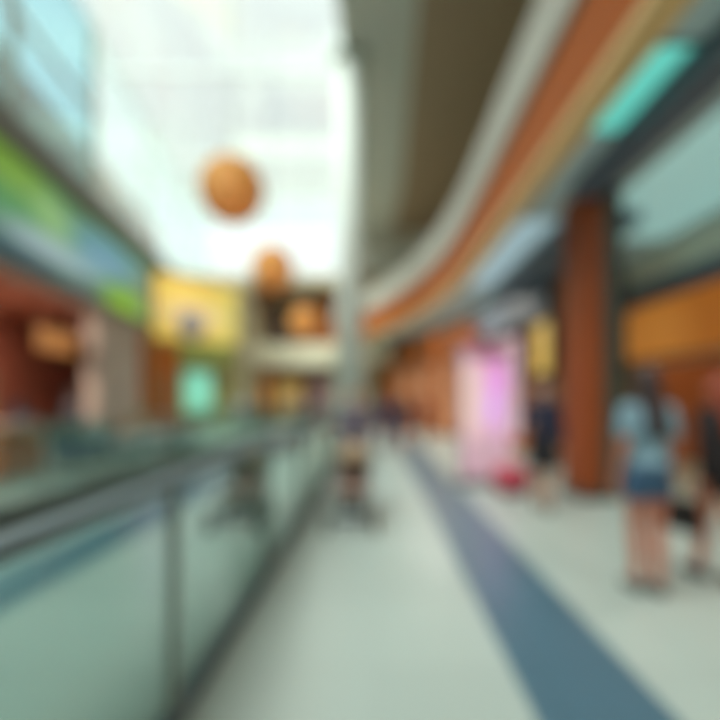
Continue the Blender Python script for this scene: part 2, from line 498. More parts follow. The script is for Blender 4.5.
# corner shop block with the yellow backlit sign
A = Vector(fac(20.2, -.02)); B = Vector((-6.75, 23.6))
D = (B - A).normalized(); N = Vector((D.y, -D.x))
def cb(u0, u1, o0, o1, z0, z1, mb=None):
    mb = mb or MB(); L = (B - A).length
    P = lambda u, o: tuple(A + D * (u * L) + N * o)
    return mb.prism([P(u0, o0), P(u1, o0), P(u1, o1), P(u0, o1)], z0, z1)
struct('wall_corner_shop', cb(0, 1, -.3, 0, 0, 7.1), mat('olive shop wall', (150, 146, 92), .6))
struct('wall_corner_return', MB().prism([tuple(B), tuple(B - N * .3), (-7.6, 31), (-7.3, 31)], 0, 7.1), M_beige)
t = thing('shop_sign', 'yellow backlit shop sign with a lilac-grey disc on the corner shop', 'sign', (0, 0, 0))
ysign = blobs([(.2, .75, .3, .3, 0, (246, 206, 104)), (.9, .4, .25, .5, 0, (206, 190, 104)), (.42, .42, .35, .2, 0, (234, 204, 150))], (224, 190, 92))
p0 = A + N * .02; p1 = B + N * .02
printed('lit_face', p0 + D * .1, p1 - D * .1, 4.15, 6.9, ysign, print_mat('yellow sign print', .42), t, 30, 24, .12, N)
cc = A + D * 1.75 + N * .15
R = Matrix(((D.x, N.x, 0), (D.y, N.y, 0), (0, 0, 1)))
disc = MB().lathe([(.62, 0), (.62, .08), (.5, .1)], 28)
disc.v = [tuple(R @ Vector((x, z, y)) + Vector((cc.x, cc.y, 4.85))) for x, y, z in disc.v]
disc.build('emblem_disc', mat('lilac grey enamel', (170, 164, 176), .4), t)
g = thing('shop_awning', 'green fascia band below the yellow sign', 'awning', (0, 0, 0))
cb(.28, .85, 0, .25, 3.05, 4.1).build('valance', mat('olive green band', (148, 160, 86), .5), g)
cb(.275, .87, 0, .32, 2.98, 3.05).build('edge_bar', M_brown, g)
t = thing('display_screen', 'glowing mint-green display screen under the yellow sign', 'screen', (0, 0, 0))
mint = blobs([(.5, .55, .32, .35, 0, (136, 222, 198))], (120, 190, 160))
printed('screen_face', A + D * 1.45, A + D * 2.85, .9, 2.85, mint, print_mat('mint screen print', .45), t, 16, 16, .14, N)
cb(.33, .70, 0, .1, .8, .9).build('bottom_frame', M_dark, t)
cb(.33, .70, 0, .1, 2.85, 2.95).build('top_frame', M_dark, t)
for u, m_, lab in ((.08, M_wood, 0), (.20, M_wood, 0), (.92, M_wood, 0)):
    pass
t = thing('shop_doorway', 'warm timber doorway left of the mint screen', 'doorway', (0, 0, 0))
cb(.04, .26, 0, .1, 0, 3.9).build('timber_surround', M_wood, t)
cb(.09, .21, .1, .13, 0, 2.6).build('door_leaf', M_brown, t)
cb(.19, .2, .13, .2, .9, 1.4).build('handle', M_steel, t)

# ================================================================ LEFT SHOP INTERIOR
def shelf_unit(label, loc, rz, group, w=2.2, h=2.4, d=.45):
    t = thing('shelf_unit', label, 'shelving', loc, rz, group)
    for x in (-w / 2, w / 2 - .04): MB().box(x, x + .04, -d, 0, 0, h).build('side_panel', M_shelf, t)
    for k in range(5): MB().box(-w / 2 + .04, w / 2 - .04, -d, -.02, .12 + k * .54, .16 + k * .54).build('shelf', M_shelf, t)
    MB().box(-w / 2, w / 2, -.02, 0, 0, h).build('back_panel', M_redwall, t)
    return t
fr = math.atan2(FD.y, FD.x) + PI          # local -Y looks toward the atrium
boxcols = [((150, 40, 44), 'dark red'), ((212, 120, 50), 'orange'), ((196, 160, 100), 'tan'), ((120, 130, 80), 'olive'), ((92, 70, 110), 'plum'), ((208, 190, 160), 'cream')]
def fac3(y, o, z): a = fac(y, o); return (a[0], a[1], z)
rot_f = math.atan2(FD.y, FD.x)            # x axis along the facade; +y = away from atrium
words_shelf = ['nearest', 'middle', 'farthest']
for i, y in enumerate((9.0, 11.6, 14.2)):
    L = fac3(y, 3.5, 0)
    s = shelf_unit('%s wooden shelf unit at the back of the left shop' % words_shelf[i], L, rot_f, 'shelf units in the left shop')
    for k in range(2, 5):
        for j in range(5):
            c, nm = boxcols[(i * 3 + k * 2 + j * j) % 6]
            w = .24; h = .26 + .04 * ((j + k) % 3)
            b = MB().box(-w / 2, w / 2, -.15, .15, 0, h)
            lx = -.86 + j * .42
            P = Vector(L) + Matrix.Rotation(rot_f, 3, 'Z') @ Vector((lx, -.24, .162 + k * .54))
            shelfn = {2: 'third', 3: 'fourth', 4: 'top'}[k]
            posn = ['left end', 'left of centre', 'centre', 'right of centre', 'right end'][j]
            o = b.build('carton', mat('carton ' + nm, c, .6), None, .006)
            o.location = P; o.rotation_euler = (0, 0, rot_f)
            tag(o, '%s carton at the %s of the %s shelf, %s unit, left shop' % (nm, posn, shelfn, words_shelf[i]), 'carton', 'cartons on the left shop shelves')
# counter with orange front
t = thing('shop_counter', 'orange-fronted counter at the open front of the left shop', 'counter', (-7.15, 9.4, 0), rot_f)
MB().box(-.8, .8, -.3, .3, 0, .98).build('body', mat('orange laminate', (244, 124, 48), .4), t, .01)
MB().box(-.86, .86, -.36, .36, .98, 1.03).build('countertop', mat('peach stone top', (226, 180, 146), .3), t, .01)
MB().box(-.82, .82, -.32, .27, 0, .08).build('kick_plate', M_dark, t)
t = thing('cash_register', 'dark cash register standing on the orange counter', 'register', (-7.2, 9.8, 1.03), rot_f)
MB().box(-.2, .2, -.18, .18, 0, .12).build('base', M_dark, t, .01)
MB().box(-.17, .17, .06, .1, .14, .42).build('screen', mat('register screen', (60, 90, 110), .2), t)
MB().tube([(0, .08, .1), (0, .08, .2)], .02).build('neck', M_dark, t)
# hanging banner boards: ochre menu board under soffit
t = thing('menu_board', 'ochre menu board hanging in the left shop opening', 'board', fac3(13.7, .5, 2.85), rot_f)
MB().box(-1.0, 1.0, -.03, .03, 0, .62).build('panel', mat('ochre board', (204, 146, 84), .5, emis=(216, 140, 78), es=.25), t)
for x in (-.8, .8): MB().tube([(x, 0, .62), (x, 0, 1.5)], .012, 6).build('hanging_rod', M_steel, t)
# dark red hanging panel
t = thing('hanging_banner', 'dark red banner hanging at the near end of the left shop', 'banner', fac3(9.0, 1.0, 1.9), rot_f)
MB().box(-.9, .9, -.02, .02, 0, 1.5).build('cloth', mat('dark red cloth', (132, 36, 30), .7), t)
MB().tube([(-.95, 0, 1.5), (.95, 0, 1.5)], .02, 8).build('rod', M_steel, t)
for x in (-.7, .7): MB().tube([(x, 0, 1.5), (x, 0, 2.45)], .008, 6).build('hanging_wire', M_steel, t)
# pilasters
for i, (y, m_, l) in enumerate(((14.9, M_pinkgrey, 'mauve-grey pilaster at the end of the left shop opening'), (19.3, M_wood, 'orange timber pilaster between the grey panel and the corner shop'))):
    o = facbox(y - .25, y + .25, -.16, 0, 0, 4.35).build('pilaster', m_, None, .01)
    tag(o, l, 'pilaster')
# dark sofa bench on the left gallery, behind the far balustrade
def bench(label, loc, rz, m_, L=2.4):
    t = thing('upholstered_bench', label, 'bench', loc, rz)
    MB().box(-L / 2, L / 2, -.32, .32, .28, .48).build('seat', m_, t, .05)
    MB().box(-L / 2, L / 2, .2, .36, .44, .95).build('backrest', m_, t, .05)
    for x in (-L / 2 + .12, L / 2 - .12):
        for y in (-.24, .26): MB().tube([(x, y, 0), (x, y, .29)], .022, 8).build('leg', M_steel, t)
    for x in (-L / 2, L / 2 - .14): MB().box(x, x + .14, -.32, .34, .44, .68).build('armrest', m_, t, .04)
bench('dark blue upholstered bench behind the far glass balustrade', (-5.75, 10.2, 0), PI / 2, mat('navy upholstery', (56, 82, 104), .7))
bench('slate grey upholstered bench beyond the dark blue one on the left gallery', (-5.75, 13.6, 0), PI / 2, mat('slate upholstery', (96, 108, 124), .7))
# planter
def planter(label, loc, r, h, m_, fol):
    t = thing('potted_shrub', label, 'potted plant', loc)
    MB().lathe([(r * .75, 0), (r, h), (r * .92, h), (r * .88, h - .05)], 24).build('pot', m_, t)
    MB().lathe([(r * .88, h - .06), (.01, h - .05)], 20).build('soil', M_darkbrown, t)
    stem = MB(); lf = MB(); rnd = random.Random(sum(map(ord, label)))
    for k in range(9):
        a = rnd.uniform(0, 2 * PI); q = rnd.uniform(.1, r); H = h + rnd.uniform(.35, .75)
        stem.tube([(0, 0, h - .06), (q * .4 * math.cos(a), q * .4 * math.sin(a), (h + H) / 2), (q * math.cos(a), q * math.sin(a), H)], [.012, .009, .004], 6)
        for j in range(12):
            z = h + .1 + (H - h) * j / 12; b = rnd.uniform(0, 2 * PI); s = .13
            c = Vector((q * (j / 12) * math.cos(a), q * (j / 12) * math.sin(a), z)); d = Vector((math.cos(b), math.sin(b), .5)).normalized(); w = d.cross(Vector((0, 0, 1))).normalized() * .035
            lf.add([c, c + d * s * .5 + w, c + d * s, c + d * s * .5 - w, c + d * s * .5 + Vector((0, 0, .015))], [(0, 1, 4), (1, 2, 4), (2, 3, 4), (3, 0, 4)])
    stem.build('stem', M_darkbrown, t); lf.build('foliage', fol, t)
planter('potted green shrub beside the mauve-grey pilaster on the left gallery', (-7.6, 15.6, 0), .3, .5, M_darkbrown, mat('leaf green', (90, 120, 70), .6))

# ================================================================ FAR END
for i, (x, m_, l) in enumerate(((-7.7, M_wood, 'orange timber shopfront bay under the curved gallery, leftmost of three'), (-5.6, M_brown, 'brown shopfront bay under the curved gallery, middle of three'), (-3.4, mat('mauve brown bay', (150, 116, 108), .6), 'mauve-brown shopfront bay under the curved gallery, rightmost of three'))):
    t = thing('shopfront_bay', l, 'shopfront', (x, 31.5, 0), 0, 'shopfront bays at the far end')
    MB().box(-.95, .95, -.12, 0, 2.7, 3.5).build('header', m_, t)
    for s in (-.95, .8): MB().box(s, s + .15, -.12, 0, 0, 2.7).build('jamb', m_, t)
    MB().box(-.8, .8, -.05, -.02, .3, 2.7).build('window_pane', mat('amber lit pane %d' % i, ((216, 150, 84), (206, 176, 110), (160, 130, 124))[i], .3, emis=((226, 160, 90), (230, 190, 110), (150, 120, 120))[i], es=.25), t)
    MB().box(-.8, .8, -.1, 0, 0, .3).build('stall_riser', M_darkbrown, t)
for i, x in enumerate((-6.2, -4.4, -2.6)):
    t = thing('gallery_opening', ['leftmost', 'middle', 'rightmost'][i] + ' brown window bay above the curved gallery slab', 'window bay', (x, 31.18, 4.75), 0, 'window bays above the curved gallery')
    MB().box(-.75, .75, -.08, 0, 0, 3.2).build('panel', [M_darkbrown, M_brown, M_wood][i], t)
    MB().box(-.8, .8, -.14, 0, 3.2, 3.35).build('head_trim', M_beige, t)

# ================================================================ RIGHT SIDE SHOPFRONTS
# slate sign at the top of the right wall
def wallpt(y, o): return (wallx(y) - o, y)
def wb(y0, y1, o0, o1, z0, z1, mb=None):
    mb = mb or MB()
    return mb.prism([wallpt(y0, o0), wallpt(y1, o0), wallpt(y1, o1), wallpt(y0, o1)], z0, z1)
t = thing('shop_sign', 'dark slate shop fascia sign on the right wall beyond the timber column', 'sign')
wb(12.1, 17.4, 0, .22, 3.6, 4.66).build('panel', M_dark, t)
wb(15.2, 17.2, .22, .27, 3.55, 3.95).build('maroon_band', mat('maroon panel', (140, 40, 84), .5), t)
t = thing('shop_window', 'yellow-lit shop window under the slate sign', 'shop window')
wb(12.0, 13.0, .01, .12, 2.2, 3.5).build('lit_pane', mat('yellow lit pane', (222, 184, 96), .4, emis=(236, 192, 96), es=.45), t)
wb(11.9, 13.1, 0, .16, 2.08, 2.2).build('sill', M_darkbrown, t)
for y in (11.86, 13.0): wb(y, y + .1, 0, .16, 2.2, 3.55).build('jamb', M_darkbrown, t)
t = thing('shopfront_window', 'pale shopfront glazing on the right wall behind the pink display', 'shop window')
wb(14.0, 17.6, .02, .08, .4, 3.4).build('pane', mat('pale pink lit pane', (206, 180, 186), .3, emis=(214, 180, 200), es=.3), t)
for y in (13.9, 15.75, 17.6): wb(y, y + .1, 0, .14, 0, 3.5).build('mullion', M_wood, t)
wb(14.0, 17.6, 0, .12, 0, .4).build('stall_riser', M_wood, t)
for i, y in enumerate((18.2, 20.4, 22.6, 24.8)):
    o = wb(y, y + .8, 0, .18, 0, 4.4).build('pilaster', M_wood, None, .01)
    tag(o, ['nearest', 'second nearest', 'second farthest', 'farthest'][i] + ' orange timber pilaster along the curving right wall', 'pilaster', 'pilasters on the curving right wall')
for i, y in enumerate((19.1, 21.3, 23.5)):
    t = thing('shopfront_window', ['nearest', 'middle', 'farthest'][i] + ' peach-lit window between the timber pilasters on the right wall', 'shop window', (0, 0, 0), 0, 'peach windows on the right wall')
    wb(y, y + 1.2, .01, .05, .3, 3.1).build('pane', mat('peach lit pane', (196, 146, 116), .4, emis=(220, 160, 120), es=.14), t)
    wb(y, y + 1.2, 0, .1, 3.1, 3.3).build('head_bar', M_darkbrown, t)

# advertising totem with pink picture
t = thing('advertising_totem', 'glowing pink and lilac advertising totem left of the timber column', 'totem', (2.0, 8.6, 0), .12)
MB().box(-.5, .42, -.09, .09, .06, 2.46).build('housing', mat('rose enamel housing', (186, 152, 160), .4), t, .02)
pink = blobs([(.72, .76, .26, .14, 0, (228, 150, 220)), (.62, .55, .2, .14, 0, (224, 170, 240)), (.2, .6, .22, .4, 0, (230, 196, 190)), (.5, .12, .6, .2, 0, (196, 160, 172)), (.55, .99, .5, .08, 0, (150, 70, 110))], (218, 170, 200))
printed('screen', (-.46, -.09), (.38, -.09), .16, 2.38, pink, print_mat('pink screen print', .42), t, 24, 40, .012, (0, -1))
MB().box(-.58, .5, -.2, .2, 0, .06).build('base_plate', M_steel, t, .01)

# red pouf
t = thing('pouf_stool', 'small rose-red round pouf on the floor beside the pink totem', 'stool', (2.2, 7.75, 0))
MB().lathe([(.22, .04), (.27, .1), (.29, .24), (.27, .38), (.2, .44), (.01, .45)], 24).build('cushion', mat('rose red fabric', (196, 76, 92), .8), t)
MB().lathe([(.2, 0), (.2, .05)], 20).build('base', M_darkbrown, t)
MB().lathe([(.285, .225), (.296, .24), (.285, .255)], 24).build('seam_band', mat('dark rose trim', (150, 50, 70), .7), t)

# ---- right shop: amber interior
t = thing('shop_fascia', 'amber backlit fascia over the right-hand shop opening', 'sign')
printed('lit_face', (6.0, 11.3), (6.0, 2.0), 2.4, 3.58, blobs([(.1, .4, .16, .6, 0, (226, 146, 66)), (.5, .5, .25, .6, 0, (190, 106, 30)), (.8, .3, .3, .5, 0, (140, 70, 20))], (196, 112, 36)), print_mat('amber fascia print', .25), t, 40, 12, .08, (-1, 0))
MB().box(5.9, 5.99, 2.0, 11.3, 2.3, 2.4).build('bottom_bar', M_brown, t)
t = thing('clothes_rack', 'metal clothes rack inside the right-hand shop', 'rack', (7.0, 8.6, 0), PI / 2)
for x in (-1, 1):
    MB().tube([(x, 0, .03), (x, 0, 1.6)], .02, 8).build('upright', M_steel, t)
    MB().tube([(x, -.3, .03), (x, .3, .03)], .02, 8).build('foot', M_steel, t)
MB().tube([(-1, 0, 1.6), (1, 0, 1.6)], .018, 8).build('hanging_rail', M_steel, t)
gc = [((60, 40, 36), 'dark brown'), ((140, 50, 34), 'brick red'), ((200, 120, 60), 'orange'), ((60, 60, 70), 'charcoal'), ((170, 90, 50), 'rust')]
for i in range(9):
    c, nm = gc[i % 5]
    b = MB(); prof = [(.02, 1.5), (.16, 1.44), (.22, 1.38), (.2, 1.1), (.22, .6)]
    vs = []
    for s in (-1, 1):
        pass
    pts = [(-w, z) for w, z in prof] + [(w, z) for w, z in reversed(prof)]
    n = len(pts)
    vs = [(-.03, y, z) for y, z in pts] + [(.03, y, z) for y, z in pts]
    b.add(vs, [tuple(range(n)), tuple(range(n, 2 * n))[::-1]] + [(i2, n + i2, n + (i2 + 1) % n, (i2 + 1) % n) for i2 in range(n)])
    o = thing('hanging_garment', ['%s garment hanging at the near end of the rack', '%s garment, second on the rack', '%s garment, third on the rack', '%s garment, fourth on the rack', '%s garment at the middle of the rack', '%s garment, just past the middle of the rack', '%s garment, third from the far end of the rack', '%s garment next to the last on the rack', '%s garment hanging at the far end of the rack'][i] % nm + ' in the right shop', 'garment', (7.0, 7.75 + i * .21, 0), PI / 2, 'garments on the clothes rack')
    b.build('cloth', mat('garment ' + nm, c, .8), o, .01)
    MB().tube([(0, 0, 1.5), (0, 0, 1.58), (0, .02, 1.62)], .006, 6).build('hook', M_steel, o)

# ---- stroller
t = thing('pushchair', 'tan and brown pushchair standing on the walkway by the balustrade', 'pushchair', (-.27, 5.75, 0), 0)
tan = mat('tan canopy fabric', (166, 138, 110), .8); brn = mat('reddish brown fabric', (134, 106, 94), .8); grey = mat('dark grey fabric', (104, 104, 98), .8)
seat = MB()
seat.box(-.2, .2, -.18, .2, .38, .46); seat.build('seat', brn, t, .03)
bk = MB().add([(-.2, .16, .42), (.2, .16, .42), (.2, .34, .82), (-.2, .34, .82), (-.2, .2, .4), (.2, .2, .4), (.2, .39, .81), (-.2, .39, .81)], [(0, 1, 2, 3), (7, 6, 5, 4), (0, 4, 5, 1), (1, 5, 6, 2), (2, 6, 7, 3), (3, 7, 4, 0)])
bk.build('backrest', brn, t, .01)
cn = MB(); vs = []; n1, n2 = 10, 10
for i in range(n1 + 1):
    a = PI * i / n1
    for j in range(n2 + 1):
        b = PI * .12 + PI * .5 * j / n2
        vs.append((.23 * -math.cos(a), .3 - .36 * math.sin(a) * math.cos(b) * .9 + .04, .66 + .32 * math.sin(a) * math.sin(b)))
fs = [(i * (n2 + 1) + j, (i + 1) * (n2 + 1) + j, (i + 1) * (n2 + 1) + j + 1, i * (n2 + 1) + j + 1) for i in range(n1) for j in range(n2)]
cn.add(vs, fs, True)
co = cn.build('canopy', tan, t); so = co.modifiers.new('s', 'SOLIDIFY'); so.thickness = .012
MB().box(-.17, .17, -.14, .2, .2, .3).build('basket', grey, t, .02)
for x in (-.27, .27):
    MB().tube([(x * .93, -.32, .12), (x * .93, .1, .5), (x * .9, .42, .98)], .014, 8).build('side_frame', M_steel, t)
    MB().tube([(x * .93, .3, .13), (x * .93, .05, .46)], .013, 8).build('rear_strut', M_steel, t)
MB().tube([(-.245, .42, .98), (0, .46, 1.01), (.245, .42, .98)], .018, 8).build('push_handle', M_dark, t)
MB().box(-.18, .18, -.36, -.3, .14, .17).build('footrest', M_dark, t)
for x in (-.27, .27):
    for y in (-.34, .32):
        w = MB().lathe([(.07, -.02), (.115, -.025), (.125, 0), (.115, .025), (.07, .02)], 20)
        w.v = [(x + z, y + a, .125 + b) for a, b, z in w.v]
        wo = w.build('wheel', grey, t)
        hb = MB().lathe([(.03, -.03), (.03, .03)], 12); hb.v = [(x + z, y + a, .125 + b) for a, b, z in hb.v]; hb.build('hub', M_steel, wo)

# ================================================================ PEOPLE
SKIN = mat('skin', (206, 150, 122), .55, var=.04)
SKIN2 = mat('tanned skin', (206, 126, 98), .55, var=.04)
EYE = mat('eye white', (235, 232, 226), .3); IRIS = mat('iris', (60, 44, 34), .3); LIP = mat('lips', (164, 82, 78), .5)
def person(label, loc, rz, H=1.68, top=(120, 140, 150), bottom=(60, 60, 70), hair=(50, 36, 30), legs='trousers', sleeve='short',
           hairlen='short', stride=.0, arms='relaxed', skin=SKIN, shoe=(50, 46, 46), vox=.012, female=True, group=None):
    """standing or walking person; +Y is forward"""
    t = thing('person', label, 'person', loc, rz, group)
    k = H / 1.70
    S = lambda p: (p[0] * k, p[1] * k, p[2] * k)
    sw = .165 if female else .19; hw = .088
    hip = [Vector((s * hw, 0, .90)) for s in (-1, 1)]
    # stride: left leg forward, right leg back
    knee = []; ank = []
    for i, s in enumerate((-1, 1)):
        f_ = stride * (1 if i == 0 else -1)
        kn = Vector((s * .07, .22 * f_ + .02, .49)); an = Vector((s * .055, .42 * f_, .085 + (.05 * abs(f_) if f_ < 0 else 0)))
        knee.append(kn); ank.append(an)
    body = MB()
    def A_(kind, *a): getattr(body, kind)(*a)
    body.ell((0, 0, 1.27), (sw * .86, .105, .17)); body.ell((0, 0, 1.08), (.125 if female else .14, .09, .15)); body.ell((0, -.01, .95), (.16 if female else .15, .115, .11))
    body.caps((-sw * .8, 0, 1.385), (sw * .8, 0, 1.385), .05, .05)
    body.caps((0, -.008, 1.36), (0, .005, 1.5), .055, .05)
    body.ell((0, .012, 1.59), (.073, .092, .112)); body.ell((0, .035, 1.535), (.052, .058, .058))
    body.caps((0, .1, 1.598), (0, .116, 1.572), .008, .013)                       # nose
    for s in (-1, 1): body.ell((s * .076, .0, 1.585), (.011, .02, .032))            # ears
    for i, s in enumerate((-1, 1)):
        body.caps(hip[i], knee[i], .085, .055); body.caps(knee[i], (knee[i] + ank[i]) / 2 + Vector((0, -.015, .02)), .053, .052)
        body.caps((knee[i] + ank[i]) / 2 + Vector((0, -.015, .02)), ank[i], .05, .036)
        body.caps(ank[i] - Vector((0, .03, .035)), ank[i] + Vector((0, .14, -.05)), .036, .026)
    hands = []; armp = []
    for i, s in enumerate((-1, 1)):
        sh = Vector((s * sw, 0, 1.385))
        if arms == 'push': el = Vector((s * .22, .02, 1.13)); wr = Vector((s * .2, .28, 1.06)); fd = Vector((0, 1, -.1)).normalized()
        elif arms == 'bent' and s == 1: el = Vector((s * .25, -.03, 1.12)); wr = Vector((s * .2, .2, 1.2)); fd = Vector((-.3, .9, .2)).normalized()
        else:
            sg = -1 if i == 0 else 1
            el = Vector((s * (sw + .06), -.03 + .08 * stride * sg, 1.12)); wr = Vector((s * (sw + .075), .04 + .26 * stride * sg, .88)); fd = Vector((0, .12, -1)).normalized()
        armp.append((sh, el, wr))
        body.caps(sh, el, .047, .038); body.caps(el, wr, .037, .026)
        # palm, four fingers of unequal length, thumb from the side
        side = Vector((0, 1, 0)) if abs(fd.z) > .7 else Vector((-s, 0, 0))
        side = (side - fd * side.dot(fd)).normalized(); inn = fd.cross(side).normalized()
        if inn.x * s > 0 and abs(fd.z) > .7: inn = -inn
        if abs(fd.z) <= .7 and inn.z > 0: inn = -inn
        pc = wr + fd * .05
        Rm = Matrix((side, fd, inn)).transposed()
        body.ell(pc, (.04, .052, .017), Rm)
        for q, (o_, l_) in enumerate(((.029, .068), (.01, .078), (-.01, .072), (-.028, .056))):
            b0 = pc + fd * .035 + side * o_; b1 = b0 + fd * l_ * .5 + inn * .008; b2 = b1 + fd * l_ * .38 + inn * .026
            body.caps(b0, b1, .0098, .009); body.caps(b1, b2, .009, .0078)
        b0 = wr + fd * .03 + side * .028; b1 = b0 + fd * .03 + side * .03 + inn * .01; b2 = b1 + fd * .03 + side * .006 + inn * .01
        body.caps(b0, b1, .012, .0105); body.caps(b1, b2, .0105, .009)
    if k != 1: body.v = [S(v) for v in body.v]
    mesh_obj('body', remeshed(body, min(vox, .009) if vox < .011 else vox, 3), skin, t)
    # face
    hd = Vector((0, .012, 1.59))
    for s in (-1, 1):
        e = MB().ell(S((s * .029, .088, 1.603)), (.014 * k, .01 * k, .009 * k), None, 10, 8).build('eye', EYE, t)
        MB().ell(S((s * .029, .097, 1.603)), (.006 * k, .003 * k, .006 * k), None, 8, 6).build('iris', IRIS, e)
    MB().ell(S((0, .096, 1.54)), (.024 * k, .007 * k, .008 * k), None, 10, 8).build('mouth', LIP, t)
    # hair
    hm = MB(); hm.ell((0, -.012, 1.615), (.084, .096, .108)); hm.ell((0, -.03, 1.585), (.08, .08, .1))
    hm.ell((0, .03, 1.675), (.066, .06, .03))
    if hairlen == 'long':
        hm.ell((0, -.06, 1.5), (.088, .05, .16)); hm.caps((-.045, -.085, 1.42), (-.05, -.115, 1.22), .045, .03); hm.caps((.045, -.085, 1.42), (.05, -.115, 1.22), .045, .03); hm.caps((0, -.09, 1.42), (0, -.12, 1.2), .05, .035)
        for s in (-1, 1): hm.caps((s * .075, -.01, 1.6), (s * .085, -.03, 1.42), .028, .025)
    elif hairlen == 'bun':
        hm.ell((0, -.11, 1.68), (.045, .045, .045))
    hm.v = [S(v) for v in hm.v]
    mesh_obj('hair', remeshed(hm, max(vox, .012), 2), mat('hair %d %d %d' % hair, hair, .55, var=.2, scale=40), t)
    # top garment
    tp = MB(); g_ = .016
    tp.ell((0, 0, 1.265), (sw * .86 + g_ + .01, .105 + g_ + .006, .17 + g_)); tp.ell((0, 0, 1.1), ((.125 if female else .14) + g_ + .014, .09 + g_ + .012, .17))
    tp.caps((-sw * .8, 0, 1.385), (sw * .8, 0, 1.385), .05 + g_, .05 + g_)
    tp.ell((0, -.005, .99), (.16 + g_ + .006, .115 + g_ + .006, .1))
    for (sh, el, wr) in armp:
        if sleeve == 'none': continue
        if sleeve == 'short': tp.caps(sh, sh + (el - sh) * .6, .047 + g_, .046 + g_)
        else: tp.caps(sh, el, .047 + g_, .038 + g_); tp.caps(el, el + (wr - el) * .93, .037 + g_, .028 + g_)
    tp.v = [S(v) for v in tp.v]
    mesh_obj('top', remeshed(tp, max(vox, .012), 3), mat('top %d %d %d' % top, top, .8, var=.1, scale=12), t)
    # collar band
    # bottom garment
    bt = MB(); g_ = .014
    bt.ell((0, -.012, .955), ((.16 if female else .15) + g_, .115 + g_, .11))
    for i in range(2):
        if legs == 'shorts': bt.caps(hip[i], hip[i] + (knee[i] - hip[i]) * .3, .085 + g_, .082 + g_)
        elif legs == 'trousers':
            bt.caps(hip[i], knee[i], .085 + g_, .058 + g_); bt.caps(knee[i], ank[i] + Vector((0, 0, .03)), .056 + g_, .045 + g_)
    if legs == 'skirt':
        vs = []; fs = []; n = 20
        prof = [(.15, .125, 1.02), (.18, .14, .9), (.2, .16, .72), (.22, .18, .55), (.2, .16, .56)]
        for a, b, z in prof:
            for q in range(n):
                th = 2 * PI * q / n; w = 1 + .03 * math.sin(5 * th); vs.append((a * w * math.cos(th), b * w * math.sin(th), z))
        for j in range(len(prof) - 1):
            for q in range(n): fs.append((j * n + q, j * n + (q + 1) % n, (j + 1) * n + (q + 1) % n, (j + 1) * n + q))
        fs.append(tuple(range(n))[::-1]); fs.append(tuple(range((len(prof) - 1) * n, len(prof) * n)))
        bt.add(vs, fs)
    bt.v = [S(v) for v in bt.v]
    mesh_obj({'shorts': 'shorts', 'skirt': 'skirt'}.get(legs, 'trousers'), remeshed(bt, max(vox, .012), 3), mat('bottom %d %d %d' % bottom, bottom, .85, var=.1, scale=14), t)
    for i in range(2):
        s_ = MB(); a = ank[i]
        s_.caps(a - Vector((0, .035, .04)), a + Vector((0, .15, -.052)), .044, .034); s_.caps(a - Vector((0, .03, .05)), a + Vector((0, .08, -.052)), .036, .036)
        s_.caps(a - Vector((0, .02, .01)), a - Vector((0, .015, .03)), .042, .044)
        s_.v = [(x, y, max(z, a.z - .085)) for x, y, z in s_.v]; s_.v = [S(v) for v in s_.v]
        so_ = s_.build('shoe', mat('shoe %d %d %d' % shoe, shoe, .5), t)
    return t

person('person walking away in loose pale blue top and denim shorts, long dark hair', (2.11, 3.72, 0), .12, 1.74, (136, 166, 180), (74, 106, 138), (60, 44, 44), 'shorts', 'short', 'long', .1, 'relaxed', SKIN2, (120, 116, 110), .009)
person('person with reddish hair in black clothes at the right edge of the walkway', (2.84, 3.95, 0), .3, 1.7, (34, 26, 28), (30, 24, 26), (150, 64, 38), 'shorts', 'long', 'long', .35, 'relaxed', SKIN2, (40, 34, 42), .009)
person('person in navy top and dark skirt between the pink totem and timber column', (2.31, 6.6, 0), 2.9, 1.74, (26, 34, 60), (30, 26, 30), (74, 62, 84), 'skirt', 'long', 'long', .2, 'bent', SKIN, (40, 30, 30), .014)
person('person in mauve-grey clothes pushing the tan pushchair', (-.27, 6.62, 0), PI, 1.66, (112, 100, 112), (108, 96, 110), (60, 50, 46), 'trousers', 'long', 'bun', .2, 'push', SKIN, (60, 56, 56), .014)
person('person in dark navy jacket far down the walkway, just right of the round column', (.28, 13.6, 0), .1, 1.74, (44, 46, 72), (50, 52, 78), (40, 34, 34), 'trousers', 'long', 'short', .3, 'relaxed', SKIN, (40, 40, 44), .018, False)
person('person in charcoal coat beside the one in navy, far down the walkway', (.85, 14.2, 0), -.1, 1.66, (58, 52, 66), (60, 60, 80), (44, 34, 30), 'skirt', 'long', 'long', .25, 'relaxed', SKIN, (40, 40, 44), .018)
person('person in rust jacket by the orange pilasters of the right wall', (1.75, 17.0, 0), 2.8, 1.72, (140, 66, 40), (52, 44, 50), (44, 34, 30), 'trousers', 'long', 'short', .25, 'relaxed', SKIN, (40, 40, 44), .02, False)
person('person in slate grey clothes in front of the left shop', (-6.75, 10.75, 0), -.5, 1.74, (82, 82, 92), (78, 80, 92), (50, 40, 40), 'trousers', 'long', 'short', .15, 'relaxed', SKIN, (50, 50, 54), .018, False)
person('person in mauve top on the far side beyond the end of the void', (-4.3, 25.6, 0), PI, 1.7, (150, 112, 116), (116, 110, 120), (60, 46, 40), 'trousers', 'short', 'short', .2, 'relaxed', SKIN, (50, 50, 54), .022, False)
person('person in pale blue clothes near the mint display screen', (-5.9, 21.0, 0), 2.6, 1.66, (166, 184, 200), (150, 164, 184), (70, 52, 44), 'skirt', 'short', 'long', .2, 'relaxed', SKIN, (80, 80, 84), .022)
